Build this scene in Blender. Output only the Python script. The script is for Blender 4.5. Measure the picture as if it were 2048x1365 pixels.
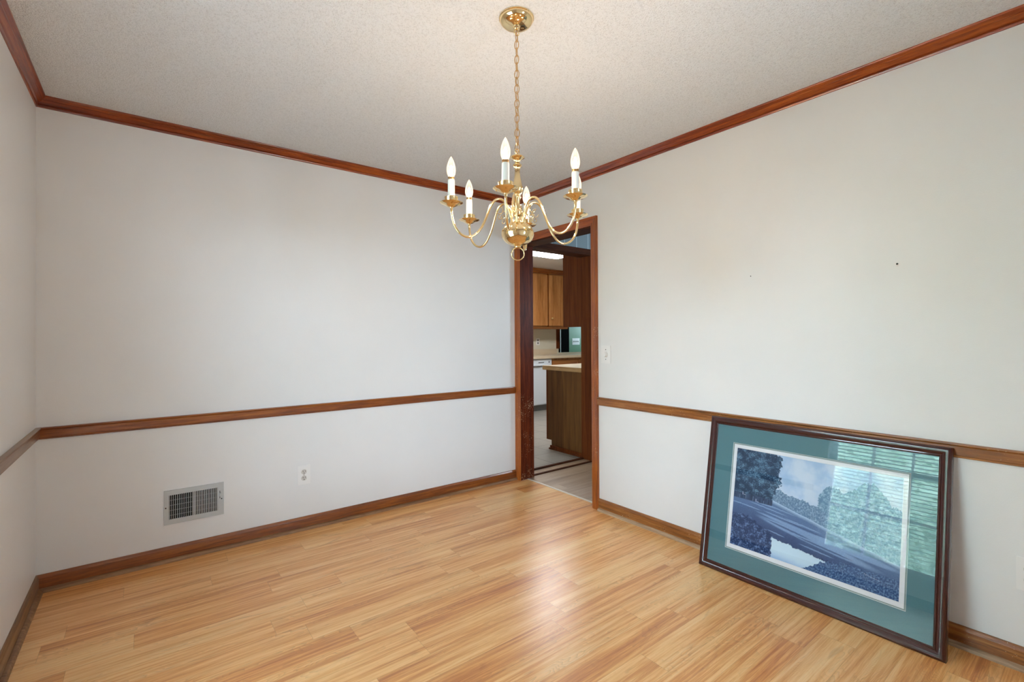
import bpy, bmesh, math, random
from mathutils import Vector, Matrix, noise
random.seed(7)
for o in list(bpy.data.objects): bpy.data.objects.remove(o)
S = bpy.context.scene
COL = S.collection
PI = math.pi

# ------------------------------------------------------------------ camera
cam_d = bpy.data.cameras.new('camera'); cam = bpy.data.objects.new('camera', cam_d); COL.objects.link(cam)
def cam_axes(yaw, pitch, roll):
    f = Vector((math.cos(yaw)*math.cos(pitch), math.sin(yaw)*math.cos(pitch), math.sin(pitch)))
    r = f.cross(Vector((0, 0, 1))).normalized(); u = r.cross(f)
    return r*math.cos(roll)+u*math.sin(roll), -r*math.sin(roll)+u*math.cos(roll), f
r_, u_, f_ = cam_axes(math.radians(52.4114), math.radians(0.3345), math.radians(-0.3231))
m = Matrix((r_, u_, -f_)).transposed().to_4x4(); m.translation = (-2.5544, -3.2598, 1.2327)
cam.matrix_world = m
cam_d.sensor_width = 36; cam_d.lens = 951.02/2048*36; cam_d.shift_y = -13.53/2048
cam_d.clip_start = 0.02; cam_d.clip_end = 200
S.camera = cam

# ------------------------------------------------------------------ world, exposure
W = bpy.data.worlds.new('world'); S.world = W; W.use_nodes = True
bg = W.node_tree.nodes['Background']; bg.inputs[0].default_value = (0.65, 0.84, 1.0, 1); bg.inputs[1].default_value = 36.0
S.view_settings.view_transform = 'Standard'; S.view_settings.look = 'None'
S.view_settings.gamma = 1; S.view_settings.use_curve_mapping = False
S.view_settings.exposure = 0.22

LX = -2.981; RY = -3.75; CH = 2.427      # left wall, rear wall, ceiling height
def portal(name, loc, rot, sx, sy):
    d = bpy.data.lights.new(name, 'AREA'); d.shape = 'RECTANGLE'; d.size = sx; d.size_y = sy
    d.cycles.is_portal = True
    o = bpy.data.objects.new(name, d); COL.objects.link(o); o.location = loc; o.rotation_euler = rot
WY0, WY1, WZ0, WZ1 = -2.42, -1.39, 0.22, 1.95      # window in left wall
portal('window_portal', (LX-.16, (WY0+WY1)/2, (WZ0+WZ1)/2), (0, -PI/2, 0), WZ1-WZ0, WY1-WY0)
VX0, VX1, VZ0, VZ1 = -1.25, -0.99, 0.85, 1.75     # unseen window added behind the camera for fill light
portal('added_hall_window_portal', (1.45, -1.85, 1.55), (PI/2, 0, 0), .5, .5)  # serves the added hall window
portal('unseen_green_window_portal', (6.75, 3.85, 1.55), (0, PI/2, 0), .7, .5)  # serves the unseen window that lights the green wall
portal('added_rear_window_portal', ((VX0+VX1)/2, RY-.16, (VZ0+VZ1)/2), (PI/2, 0, 0), VX1-VX0, VZ1-VZ0)

# ------------------------------------------------------------------ materials
def lin(c):
    return tuple(((v/255)/12.92 if v/255 <= .04045 else (((v/255)+.055)/1.055)**2.4) for v in c)+(1,)
class M:
    def __init__(s, name):
        s.m = bpy.data.materials.new(name); s.m.use_nodes = True; s.t = s.m.node_tree; s.n = s.t.nodes; s.l = s.t.links
        s.b = s.n['Principled BSDF']; s.out = s.n['Material Output']
    def node(s, typ, ins=None, **kw):
        n = s.n.new(typ)
        for k, v in kw.items(): setattr(n, k, v)
        for k, v in (ins or {}).items():
            if hasattr(v, 'is_linked') or isinstance(v, bpy.types.NodeSocket): s.l.new(v, n.inputs[k])
            else: n.inputs[k].default_value = v
        return n
    def math(s, op, a, b=0.0, c=0.0):
        n = s.n.new('ShaderNodeMath'); n.operation = op
        for i, v in enumerate((a, b, c)):
            if isinstance(v, bpy.types.NodeSocket): s.l.new(v, n.inputs[i])
            else: n.inputs[i].default_value = v
        return n.outputs[0]
    def set(s, **kw):
        for k, v in kw.items():
            k = k.replace('_', ' ')
            if isinstance(v, bpy.types.NodeSocket): s.l.new(v, s.b.inputs[k])
            else: s.b.inputs[k].default_value = v
        return s
    def coords(s, scale=(1, 1, 1), loc=(0, 0, 0)):
        g = s.node('ShaderNodeNewGeometry')      # world position: surfaces are built where they stand
        return s.node('ShaderNodeMapping', {'Vector': g.outputs['Position'], 'Scale': scale, 'Location': loc}).outputs[0]
    def ocoords(s, scale=(1, 1, 1)):
        g = s.node('ShaderNodeTexCoord')
        return s.node('ShaderNodeMapping', {'Vector': g.outputs['Object'], 'Scale': scale}).outputs[0]
    def noise(s, vec, scale, detail=4, rough=.5, dist=0.0):
        n = s.node('ShaderNodeTexNoise', {'Vector': vec, 'Scale': scale, 'Detail': detail, 'Roughness': rough, 'Distortion': dist})
        return n.outputs['Fac']
    def ramp(s, fac, stops, interp='LINEAR'):
        n = s.node('ShaderNodeValToRGB', {'Fac': fac}); e = n.color_ramp.elements; n.color_ramp.interpolation = interp
        while len(e) < len(stops): e.new(.5)
        for k, (p, c) in zip(e, stops): k.position = p; k.color = c if len(c) == 4 else tuple(c)+(1,)
        return n.outputs['Color']
    def mix(s, f, a, b, mode='MIX'):
        n = s.node('ShaderNodeMix', data_type='RGBA', blend_type=mode)
        for sock, v in ((n.inputs[0], f), (n.inputs[6], a), (n.inputs[7], b)):
            if isinstance(v, bpy.types.NodeSocket): s.l.new(v, sock)
            else: sock.default_value = v
        return n.outputs[2]
    def bump(s, h, strength=.2, dist=.01):
        n = s.node('ShaderNodeBump', {'Height': h, 'Strength': strength, 'Distance': dist}); s.l.new(n.outputs[0], s.b.inputs['Normal'])

def flat(name, c, rough=.5, metal=0.0, spec=.5, coat=0):
    x = M(name); x.set(Base_Color=lin(c), Roughness=rough, Metallic=metal)
    x.b.inputs['Specular IOR Level'].default_value = spec
    if coat: x.b.inputs['Coat Weight'].default_value = coat; x.b.inputs['Coat Roughness'].default_value = .08
    v = x.coords(); n = x.noise(v, 60, 3)
    x.bump(n, .03, .002)
    return x.m
def paint(name, c):
    x = M(name); v = x.coords()
    n = x.noise(v, 1.3, 5, .6)
    x.set(Base_Color=x.ramp(n, [(0.3, lin([k-3 for k in c])), (.7, lin([k+2 for k in c]))]), Roughness=.42)
    x.b.inputs['Specular IOR Level'].default_value = .35
    x.bump(x.math('ADD', x.noise(v, 260, 3), x.math('MULTIPLY', x.noise(v, 3, 3), 1.5)), .12, .003)
    return x.m
def wood(name, c1, c2, c3, axis='x', rough=.34, coat=.25, scale=1.0, worn=0.0, obj=False, wear_z=None, spec=.5):
    x = M(name)
    st = {'x': (1.2, 22, 22), 'y': (22, 1.2, 22), 'z': (22, 22, 1.2)}[axis]
    cf = x.ocoords if obj else x.coords
    v = cf([k*scale for k in st])
    g = x.noise(v, 3.0, 8, .65, .6)
    fine = x.noise(cf([k*scale*6 for k in st]), 3.0, 4, .7)
    big = x.noise(cf([k*.14*scale for k in st]), 3, 2)
    f = x.math('ADD', x.math('MULTIPLY', g, .75), x.math('ADD', x.math('MULTIPLY', fine, .25), x.math('MULTIPLY', big, .35)))
    col = x.ramp(f, [(.45, lin(c1)), (.66, lin(c2)), (.86, lin(c3))])
    if worn:
        sp = x.noise(cf((1, 1, 1)), 170, 2, .6)
        patch = x.noise(cf((1, 1, 1)), 9, 3)
        k = x.math('GREATER_THAN', x.math('ADD', sp, x.math('MULTIPLY', patch, .5)), 1.0-.05*worn)
        if wear_z:
            pz = x.node('ShaderNodeSeparateXYZ', {0: x.node('ShaderNodeNewGeometry').outputs['Position']}).outputs[2]
            k = x.math('MULTIPLY', k, x.math('LESS_THAN', pz, wear_z))
        col = x.mix(k, col, lin((205, 175, 140)))
    x.set(Base_Color=col, Roughness=rough, Specular_IOR_Level=spec); x.b.inputs['Coat Weight'].default_value = coat; x.b.inputs['Coat Roughness'].default_value = .15
    x.bump(fine, .08, .002)
    return x.m

m_wall = paint('warm_white_wall_paint', (232, 231, 230))
m_wall_left = m_wall
def popcorn():
    x = M('popcorn_ceiling'); v = x.coords()
    a = x.node('ShaderNodeTexVoronoi', {'Vector': v, 'Scale': 165.0, 'Randomness': 1.0}).outputs['Distance']
    b = x.noise(v, 130, 3, .6); c = x.noise(v, 260, 3, .6)
    h = x.math('ADD', x.math('SUBTRACT', x.math('MULTIPLY', b, 1.6), x.math('MULTIPLY', a, .6)), x.math('MULTIPLY', c, .5))
    d = x.math('ADD', x.math('MULTIPLY', b, .6), x.math('MULTIPLY', c, .4))
    x.set(Base_Color=x.ramp(d, [(.36, lin((216, 216, 216))), (.5, lin((236, 237, 238)))]), Roughness=.95)
    x.b.inputs['Specular IOR Level'].default_value = .1
    x.bump(h, .55, .006)
    return x.m
m_ceil = popcorn()
def floor_mat(name, tones, line=(140, 84, 46), W_=.1255, off=.333, rough=.27):
    x = M(name)
    P = x.node('ShaderNodeNewGeometry').outputs['Position']; sp = x.node('ShaderNodeSeparateXYZ', {0: P})
    X, Y = sp.outputs[0], sp.outputs[1]
    yr = x.math('DIVIDE', x.math('ADD', Y, off+W_*60), W_)
    row = x.math('FLOOR', yr); fy = x.math('FRACT', yr)
    rr = x.node('ShaderNodeTexWhiteNoise', {'W': row}, noise_dimensions='1D').outputs['Value']
    xr = x.math('DIVIDE', x.math('ADD', x.math('ADD', X, 40.0), x.math('MULTIPLY', rr, 5.3)), .82)
    colx = x.math('FLOOR', xr); fx = x.math('FRACT', xr)
    pid = x.math('ADD', x.math('MULTIPLY', row, 13.37), x.math('MULTIPLY', colx, 7.77))
    pr = x.node('ShaderNodeTexWhiteNoise', {'W': pid}, noise_dimensions='1D')
    pv = pr.outputs['Value']
    # local coords, shifted per plank
    lv = x.node('ShaderNodeCombineXYZ', {0: X, 1: Y, 2: x.math('MULTIPLY', pv, 37.0)}).outputs[0]
    def mp(s): return x.node('ShaderNodeMapping', {'Vector': lv, 'Scale': s}).outputs[0]
    warp = x.noise(mp((1.6, 7, 1)), 1.0, 3, .5)
    # cathedral rings: contour lines of a stretched warp field
    fld = x.math('ADD', x.math('MULTIPLY', warp, 9.0), x.math('MULTIPLY', Y, 22.0))
    fld = x.math('ADD', fld, x.math('MULTIPLY', x.noise(mp((9, 26, 1)), 1.0, 2), .9))
    ring = x.math('FRACT', x.math('MULTIPLY', fld, 4.0))
    ringl = x.ramp(ring, [(0, (0, 0, 0)), (.10, (1, 1, 1)), (.6, (.75, .75, .75)), (.97, (.35, .35, .35)), (1, (0, 0, 0))])
    # straight fine grain
    gr = x.noise(mp((2.2, 75, 1)), 1.0, 6, .65, .25)
    gr2 = x.noise(mp((9, 320, 1)), 1.0, 3, .6)
    mask = x.noise(mp((1.0, 9, 1)), 1.3, 2)     # where rings show
    mk = x.ramp(mask, [(.47, (0, 0, 0)), (.62, (1, 1, 1))])
    tone = x.math('ADD', x.math('MULTIPLY', x.math('SUBTRACT', pv, .5), .13), x.math('ADD', x.math('MULTIPLY', gr, .72), x.math('MULTIPLY', gr2, .28)))
    tone = x.math('ADD', tone, x.math('MULTIPLY', x.math('SUBTRACT', x.noise(mp((.9, 12, 1)), 1.0, 3), .5), .55))
    col = x.ramp(tone, [(.26, lin(tones[0])), (.43, lin(tones[1])), (.56, lin(tones[2])), (.76, lin(tones[3]))])
    rm = x.math('MULTIPLY', x.math('SUBTRACT', 1.0, ringl), x.math('ADD', x.math('MULTIPLY', mk, .34), .07))
    col = x.mix(rm, col, lin(line))
    # brown figured knots
    kn = x.noise(mp((2.6, 14, 1)), 1.25, 4, .6, .8)
    col = x.mix(x.math('MULTIPLY', x.ramp(kn, [(.62, (0, 0, 0)), (.78, (1, 1, 1))]), .55), col, lin((150, 84, 48)))
    # seams
    ey = x.math('MINIMUM', fy, x.math('SUBTRACT', 1.0, fy)); ex = x.math('MINIMUM', fx, x.math('SUBTRACT', 1.0, fx))
    seam = x.math('MAXIMUM', x.math('LESS_THAN', ey, .006), x.math('LESS_THAN', ex, .0012))
    col = x.mix(x.math('MULTIPLY', seam, .28), col, lin((120, 74, 42)))
    x.set(Base_Color=col, Roughness=x.math('ADD', rough, x.math('MULTIPLY', gr2, .08)))
    x.b.inputs['Specular IOR Level'].default_value = .85
    x.bump(x.math('SUBTRACT', x.math('MULTIPLY', gr2, .3), seam), .10, .001)
    return x.m
m_floor = floor_mat('oak_laminate', [(184, 106, 50), (223, 153, 85), (242, 188, 122), (250, 210, 152)])
m_hallfloor = floor_mat('dull_oak_vinyl', [(120, 92, 68), (146, 116, 88), (162, 134, 106), (176, 150, 122)], line=(104, 78, 56), rough=.4)
def tile_mat():
    x = M('grey_floor_tile'); P = x.coords((1, 1, 1), (.02, .11, 0))
    b = x.node('ShaderNodeTexBrick', {'Vector': P, 'Color1': lin((158, 152, 142)), 'Color2': lin((146, 141, 133)), 'Mortar': lin((104, 98, 90)),
        'Scale': 1.0, 'Mortar Size': .004, 'Mortar Smooth': .1, 'Bias': 0.0, 'Brick Width': .305, 'Row Height': .305}, offset=0.0)
    n = x.noise(x.coords(), 9, 6, .65, .5)
    col = x.mix(.55, b.outputs['Color'], x.ramp(n, [(.35, lin((120, 115, 108))), (.6, lin((182, 178, 170)))]), 'MULTIPLY')
    col = x.mix(.35, b.outputs['Color'], col)
    x.set(Base_Color=col, Roughness=.35); x.bump(b.outputs['Fac'], -.2, .002)
    return x.m
m_tile = tile_mat()
CR = [(58, 16, 3), (126, 44, 8), (176, 84, 22)]
BR = [(70, 36, 14), (142, 84, 34), (182, 122, 62)]  # browner oak tones, reflection included in the colour
m_crown_x = wood('stained_oak_crown_x', *CR, 'x', rough=.28, coat=.6); m_crown_y = wood('stained_oak_crown_y', *CR, 'y', rough=.28, coat=.6)
m_trim_x = wood('stained_oak_trim_x', (70, 30, 6), (126, 62, 16), (164, 98, 34), 'x')
m_trim_y = wood('reflection_tinted_worn_oak_trim_y', *BR, 'y', worn=.35)  # same oak; reflection painted in as browner tones, wear specks on top
m_trim_ly = wood('reflection_tinted_oak_left_trim', (62, 38, 22), (112, 76, 46), (146, 108, 72), 'y')  # same stained oak as the rest, its greyish reflection painted into the tones
m_shoe = wood('worn_shoe_moulding', (92, 60, 36), (134, 94, 60), (168, 128, 90), 'x', rough=.5, coat=.1)
m_shoe_r = wood('worn_shoe_moulding_right', (110, 84, 60), (168, 136, 104), (206, 182, 152), 'y', rough=.5, coat=.1)
m_case = wood('oak_casing_z', (88, 36, 5), (152, 75, 16), (188, 108, 32), 'z', worn=.6, wear_z=1.3)
m_case_y = wood('oak_casing_y', (88, 33, 4), (152, 68, 14), (182, 95, 26), 'y')
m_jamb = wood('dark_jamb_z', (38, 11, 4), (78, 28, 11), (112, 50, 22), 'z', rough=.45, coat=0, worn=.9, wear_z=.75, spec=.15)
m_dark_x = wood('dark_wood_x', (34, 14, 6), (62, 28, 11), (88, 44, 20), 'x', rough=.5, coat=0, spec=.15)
m_dark_z = wood('dark_wood_z', (64, 26, 6), (94, 44, 14), (120, 62, 24), 'z', rough=.5, coat=0, scale=.4, spec=.15)
m_cab = wood('cabinet_oak_z', (110, 64, 24), (176, 114, 60), (204, 148, 90), 'z', rough=.35, coat=.25, scale=.6)
m_cabx = wood('cabinet_oak_x', (96, 52, 24), (150, 92, 46), (180, 122, 66), 'x', rough=.35, coat=.25, scale=.6)
m_end = wood('cabinet_end_panel', (64, 38, 14), (98, 62, 26), (122, 82, 38), 'z', rough=.5, coat=0, scale=.3, spec=.25)
m_ctop = flat('beige_laminate', (214, 196, 168), .35)
m_cedge = wood('oak_laminate_edge', (138, 100, 58), (176, 138, 88), (206, 172, 122), 'y', rough=.4, coat=.1)
m_white = flat('white_plastic', (238, 236, 234), .3)
m_appl = flat('white_appliance', (226, 232, 238), .25, coat=.3)
m_recep = flat('receptacle_plastic', (206, 202, 196), .35)
m_slot = flat('dark_slot', (22, 20, 18), .7)
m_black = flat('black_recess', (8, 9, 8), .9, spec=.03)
m_kick = flat('grey_kick_plate', (112, 114, 114), .4)
m_screw = flat('screw_metal', (150, 146, 138), .35, 1.0)
m_alum = flat('painted_grille_metal', (190, 193, 193), .5, .15)
m_cream = paint('kitchen_cream_wall', (214, 208, 190))
m_green = paint('green_room_paint', (104, 140, 112))
m_kceil = paint('kitchen_ceiling_paint', (212, 210, 204))
def brass(name, c, rough):
    x = M(name); x.set(Base_Color=lin(c), Metallic=1.0, Roughness=rough); v = x.ocoords()
    x.bump(x.noise(v, 40, 2), .02, .001); return x.m
m_brass = brass('polished_brass', (238, 212, 162), .10)
m_chain = brass('aged_brass_chain', (206, 168, 118), .28)
def panelling():
    x = M('grey_panelling'); P = x.coords(); sx = x.node('ShaderNodeSeparateXYZ', {0: P}).outputs[0]
    f = x.math('FRACT', x.math('DIVIDE', x.math('ADD', sx, 3.2-.43), .16))
    e = x.math('LESS_THAN', x.math('MINIMUM', f, x.math('SUBTRACT', 1.0, f)), .028)
    x.set(Base_Color=x.mix(e, lin((136, 148, 152)), lin((196, 206, 210))), Roughness=.5); x.bump(e, -.3, .003); return x.m
m_panel = panelling()
def emis(name, c, s, base=(240, 240, 240)):
    x = M(name); x.set(Base_Color=lin(base), Emission_Color=lin(c), Emission_Strength=s); return x.m
m_fluor = emis('lit_fluorescent_diffuser', (244, 250, 255), 34.0)
def candle_glass():
    x = M('clear_bulb_glass'); x.n.remove(x.b)
    t = x.node('ShaderNodeBsdfTransparent'); g = x.node('ShaderNodeBsdfGlossy', {'Roughness': .05})
    e = x.node('ShaderNodeEmission', {'Color': lin((255, 232, 200)), 'Strength': .3})
    lw = x.node('ShaderNodeLayerWeight', {'Blend': .35})
    a = x.node('ShaderNodeMixShader', {0: lw.outputs['Fresnel'], 1: t.outputs[0], 2: g.outputs[0]})
    b = x.node('ShaderNodeAddShader', {0: a.outputs[0], 1: e.outputs[0]})
    x.l.new(b.outputs[0], x.out.inputs[0]); return x.m
m_bulb = candle_glass()
m_fil = emis('glowing_filament', (255, 229, 200), 720.0)
def pane(name, rough=0.0, tint=(1, 1, 1, 1)):
    x = M(name); x.n.remove(x.b)
    t = x.node('ShaderNodeBsdfTransparent', {'Color': tint}); g = x.node('ShaderNodeBsdfGlossy', {'Roughness': rough})
    f = x.node('ShaderNodeFresnel', {'IOR': 1.52}); bf = x.node('ShaderNodeNewGeometry').outputs['Backfacing']
    f2 = x.math('MULTIPLY', x.math('MULTIPLY', f.outputs[0], 1.8), x.math('SUBTRACT', 1.0, bf))
    a = x.node('ShaderNodeMixShader', {0: f2, 1: t.outputs[0], 2: g.outputs[0]})
    x.l.new(a.outputs[0], x.out.inputs[0]); return x.m
m_glass = pane('clear_picture_glass', .012)
m_wglass = pane('window_glass')
x = M('mahogany_frame'); v = x.ocoords(); x.set(Base_Color=x.ramp(x.noise(v, 45.0, 3), [(.3, lin((50, 12, 8))), (.7, lin((62, 17, 11)))]), Roughness=.5)
x.b.inputs['Coat Weight'].default_value = 1.0; x.b.inputs['Coat Roughness'].default_value = .07; x.b.inputs['Specular IOR Level'].default_value = .2; m_mahog = x.m
def matboard(name, c):
    x = M(name); v = x.coords(); x.set(Base_Color=x.ramp(x.noise(v, 400, 3), [(.3, lin([k-3 for k in c])), (.7, lin([k+3 for k in c]))]), Roughness=.9)
    x.b.inputs['Specular IOR Level'].default_value = .1; return x.m
m_mat = matboard('green_mat_board', (86, 128, 138)); m_sage = matboard('sage_mat_board', (138, 158, 156)); m_wmat = matboard('white_mat_board', (232, 234, 238))
x = M('printed_landscape'); a = x.node('ShaderNodeVertexColor', layer_name='ink'); x.set(Base_Color=a.outputs[0], Roughness=.8); x.b.inputs['Specular IOR Level'].default_value = .1
m_print = x.m
m_leaf = flat('tree_leaves', (164, 182, 160), .8); m_bark = flat('tree_bark', (90, 70, 52), .9)
m_lawn = flat('lawn', (62, 74, 54), .9)

# ------------------------------------------------------------------ mesh helpers
def link(name, me, mat, parent=None):
    o = bpy.data.objects.new(name, me); COL.objects.link(o)
    for k in (mat if isinstance(mat, (list, tuple)) else [mat]): me.materials.append(k)
    if parent is not None: o.parent = parent
    return o
def done(name, bm, mat, parent=None, smooth=False, bevel=0.0):
    bmesh.ops.recalc_face_normals(bm, faces=bm.faces)
    if bevel:
        bmesh.ops.bevel(bm, geom=[e for e in bm.edges if e.calc_face_angle(0) > .6], offset=bevel, segments=2, affect='EDGES', clamp_overlap=True)
    me = bpy.data.meshes.new(name); bm.to_mesh(me); bm.free()
    if smooth:
        for p in me.polygons: p.use_smooth = True
        me.set_sharp_from_angle(angle=math.radians(40))
    return link(name, me, mat, parent)
def box(bm, a, b, mi=0):
    x0, y0, z0 = [min(p, q) for p, q in zip(a, b)]; x1, y1, z1 = [max(p, q) for p, q in zip(a, b)]
    v = [bm.verts.new(p) for p in ((x0,y0,z0),(x1,y0,z0),(x1,y1,z0),(x0,y1,z0),(x0,y0,z1),(x1,y0,z1),(x1,y1,z1),(x0,y1,z1))]
    for f in ((0,3,2,1),(4,5,6,7),(0,1,5,4),(1,2,6,5),(2,3,7,6),(3,0,4,7)):
        bm.faces.new([v[i] for i in f]).material_index = mi
def boxes(name, bl, mat, parent=None, bevel=0.0):
    bm = bmesh.new()
    for b in bl: box(bm, *b)
    if bevel: bmesh.ops.recalc_face_normals(bm, faces=bm.faces)
    return done(name, bm, mat, parent, bevel=bevel, smooth=bool(bevel))
def sweep(name, prof, A, B, nrm, mat, m0=0.0, m1=0.0, parent=None, smooth=True):
    """profile (offset from wall, height) swept from A to B; nrm points into the room; m0/m1 mitre the ends"""
    A, B, N = Vector(A), Vector(B), Vector(nrm); d = (B-A).normalized(); bm = bmesh.new()
    r0 = [bm.verts.new(A+N*o+Vector((0, 0, z))+d*(o*m0)) for o, z in prof]
    r1 = [bm.verts.new(B+N*o+Vector((0, 0, z))-d*(o*m1)) for o, z in prof]
    n = len(prof)
    for i in range(n): bm.faces.new((r0[i], r0[(i+1) % n], r1[(i+1) % n], r1[i]))
    bm.faces.new(r0[::-1]); bm.faces.new(r1)
    return done(name, bm, mat, parent, smooth=smooth)
def lathe_bm(bm, prof, seg=32, c=(0, 0, 0)):
    rings = []
    for r, z in prof:
        if r < 1e-5: rings.append([bm.verts.new((c[0], c[1], c[2]+z))])
        else: rings.append([bm.verts.new((c[0]+r*math.cos(2*PI*k/seg), c[1]+r*math.sin(2*PI*k/seg), c[2]+z)) for k in range(seg)])
    for a, b in zip(rings, rings[1:]):
        for k in range(seg):
            k2 = (k+1) % seg
            if len(a) == 1 and len(b) == 1: continue
            if len(a) == 1: bm.faces.new((a[0], b[k], b[k2]))
            elif len(b) == 1: bm.faces.new((a[k], b[0], a[k2]))
            else: bm.faces.new((a[k], b[k], b[k2], a[k2]))
def lathe(name, prof, mat, parent=None, c=(0, 0, 0), seg=32):
    bm = bmesh.new(); lathe_bm(bm, prof, seg, c); return done(name, bm, mat, parent, smooth=True)
def tube_bm(bm, pts, rad, seg=10, closed=False):
    pts = [Vector(p) for p in pts]; n = len(pts); rings = []; prev = None
    for i, p in enumerate(pts):
        a = pts[(i-1) % n] if (closed or i) else p; b = pts[(i+1) % n] if (closed or i < n-1) else p
        t = (b-a).normalized()
        if prev is None:
            prev = t.orthogonal().normalized()
            if abs(t.y) < .9 and abs(Vector((0, 1, 0)).dot(t)) < .9: prev = (Vector((0, 1, 0))-t*t.y).normalized()
        prev = (prev-t*prev.dot(t)).normalized(); q = t.cross(prev)
        r = rad[i] if isinstance(rad, (list, tuple)) else rad
        rings.append([bm.verts.new(p+(prev*math.cos(2*PI*k/seg)+q*math.sin(2*PI*k/seg))*r) for k in range(seg)])
    for i in range(n if closed else n-1):
        a, b = rings[i], rings[(i+1) % n]
        for k in range(seg): bm.faces.new((a[k], a[(k+1) % seg], b[(k+1) % seg], b[k]))
    if not closed: bm.faces.new(rings[0][::-1]); bm.faces.new(rings[-1])
def tube(name, pts, rad, mat, parent=None, seg=10, closed=False):
    bm = bmesh.new(); tube_bm(bm, pts, rad, seg, closed); return done(name, bm, mat, parent, smooth=True)
def spline(P, sub=6):
    P = [Vector(p) for p in P]; out = []
    for i in range(len(P)-1):
        p0, p1, p2, p3 = P[max(i-1, 0)], P[i], P[i+1], P[min(i+2, len(P)-1)]
        for s in range(sub):
            t = s/sub
            out.append(.5*((2*p1)+(p2-p0)*t+(2*p0-5*p1+4*p2-p3)*t*t+(3*p1-p0-3*p2+p3)*t**3))
    out.append(P[-1]); return out
def empty(name, loc, label=None, cat=None, group=None, kind=None, rot=(0, 0, 0)):
    o = bpy.data.objects.new(name, None); COL.objects.link(o); o.location = loc; o.rotation_euler = rot
    return tag(o, label, cat, group, kind)
def tag(o, label=None, cat=None, group=None, kind=None):
    if label: o['label'] = label
    if cat: o['category'] = cat
    if group: o['group'] = group
    if kind: o['kind'] = kind
    return o
def st(o, label=None): o['kind'] = 'structure'; return o

# ------------------------------------------------------------------ room shell
WT = .135
OY0, OY1, OZ = -.888, -.067, 2.034          # doorway in the right wall
wB = boxes('wall_right', [((0, RY-.15, 0), (WT, OY0, CH)), ((0, OY1, 0), (WT, .13, CH)), ((0, OY0, OZ), (WT, OY1, CH))], m_wall); st(wB)
wA = st(boxes('wall_back', [((LX-.15, 0, 0), (0, .13, CH))], m_wall))
wL = st(boxes('wall_left', [((LX-.15, RY-.15, 0), (LX, WY0, CH)), ((LX-.15, WY1, 0), (LX, 0, CH)),
        ((LX-.15, WY0, 0), (LX, WY1, WZ0)), ((LX-.15, WY0, WZ1), (LX, WY1, CH))], m_wall_left))
wR = st(boxes('wall_front', [((LX, RY-.15, 0), (VX0, RY, CH)), ((VX1, RY-.15, 0), (0, RY, CH)),
        ((VX0, RY-.15, 0), (VX1, RY, VZ0)), ((VX0, RY-.15, VZ1), (VX1, RY, CH))], m_wall))
st(boxes('floor', [((LX-.15, RY-.15, -.1), (.068, .13, 0))], m_floor))
st(boxes('ceiling', [((LX-.15, RY-.15, CH), (0.0, .13, CH+.1))], m_ceil))
# nail holes and scuffs on the right wall
def speck(name, p, n, r, par, mat):
    bm = bmesh.new(); N = Vector(n); bmesh.ops.create_cone(bm, cap_ends=True, segments=10, radius1=r, radius2=r*.7, depth=.002,
        matrix=Matrix.Translation(p) @ N.to_track_quat('Z', 'Y').to_matrix().to_4x4()); done(name, bm, mat, par)
speck('nail_hole', (-.0005, -2.6535, 1.5375), (-1, 0, 0), .0045, wB, m_slot)
speck('nail_hole', (-.0005, -2.03, 1.55), (-1, 0, 0), .003, wB, m_slot)

crown_p = [(0, 0), (0, -.052), (.005, -.052), (.0085, -.046), (.0085, -.0435), (.0045, -.041), (.0045, -.0385), (.0105, -.0365), (.0135, -.033), (.018, -.028), (.0235, -.0235), (.0265, -.021),
           (.0265, -.018), (.029, -.016), (.033, -.012), (.0375, -.007), (.039, -.004), (.039, 0)]
rail_p = [(0, -.057), (.010, -.057), (.013, -.054), (.013, -.050), (.0165, -.046), (.0165, -.012), (.0195, -.009), (.0215, -.005), (.0205, -.0015), (.018, 0), (0, 0)]
base_p = [(0, 0), (.013, 0), (.013, .066), (.0115, .071), (.009, .074), (.007, .080), (.0045, .083), (0, .083)]
shoe_p = [(.013, 0), (.030, 0), (.0295, .007), (.0265, .013), (.0215, .0175), (.013, .019)]
HR = .802
# back wall
st(sweep('trim_1', crown_p, (LX, 0, CH), (0, 0, CH), (0, -1, 0), m_crown_x, 1, 1))
st(sweep('trim_2', rail_p, (LX, 0, HR), (-.0165, 0, HR), (0, -1, 0), m_trim_x, 1, 0))
b = st(sweep('baseboard_back', base_p, (LX, 0, 0), (-.0165, 0, 0), (0, -1, 0), m_trim_x, 1, 0)); sweep('shoe_moulding', shoe_p, (LX, 0, 0), (-.017, 0, 0), (0, -1, 0), m_shoe, 1, 0, b)
# left wall
st(sweep('trim_3', crown_p, (LX, RY, CH), (LX, 0, CH), (1, 0, 0), m_crown_y, 1, 1))
c = [(-.055, .055)]
st(sweep('trim_4', rail_p, (LX, WY1+.06, HR), (LX, 0, HR), (1, 0, 0), m_trim_ly, 0, 1))
st(sweep('trim_5', rail_p, (LX, RY, HR), (LX, WY0-.06, HR), (1, 0, 0), m_trim_ly, 1, 0))
b = st(sweep('baseboard_left', base_p, (LX, RY, 0), (LX, 0, 0), (1, 0, 0), m_trim_ly, 1, 1)); sweep('shoe_moulding', shoe_p, (LX, RY, 0), (LX, 0, 0), (1, 0, 0), m_shoe, 1, 1, b)
# right wall
st(sweep('trim_6', crown_p, (0, RY, CH), (0, 0, CH), (-1, 0, 0), m_crown_y, 1, 1))
st(sweep('trim_7', rail_p, (0, RY, HR), (0, -.9498, HR), (-1, 0, 0), m_trim_y, 1, 0))
b = st(sweep('baseboard_right', base_p, (0, RY, 0), (0, -.9498, 0), (-1, 0, 0), m_trim_y, 1, 0)); sweep('shoe_moulding', shoe_p, (0, RY, 0), (0, -.955, 0), (-1, 0, 0), m_shoe_r, 1, 0, b)
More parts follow.
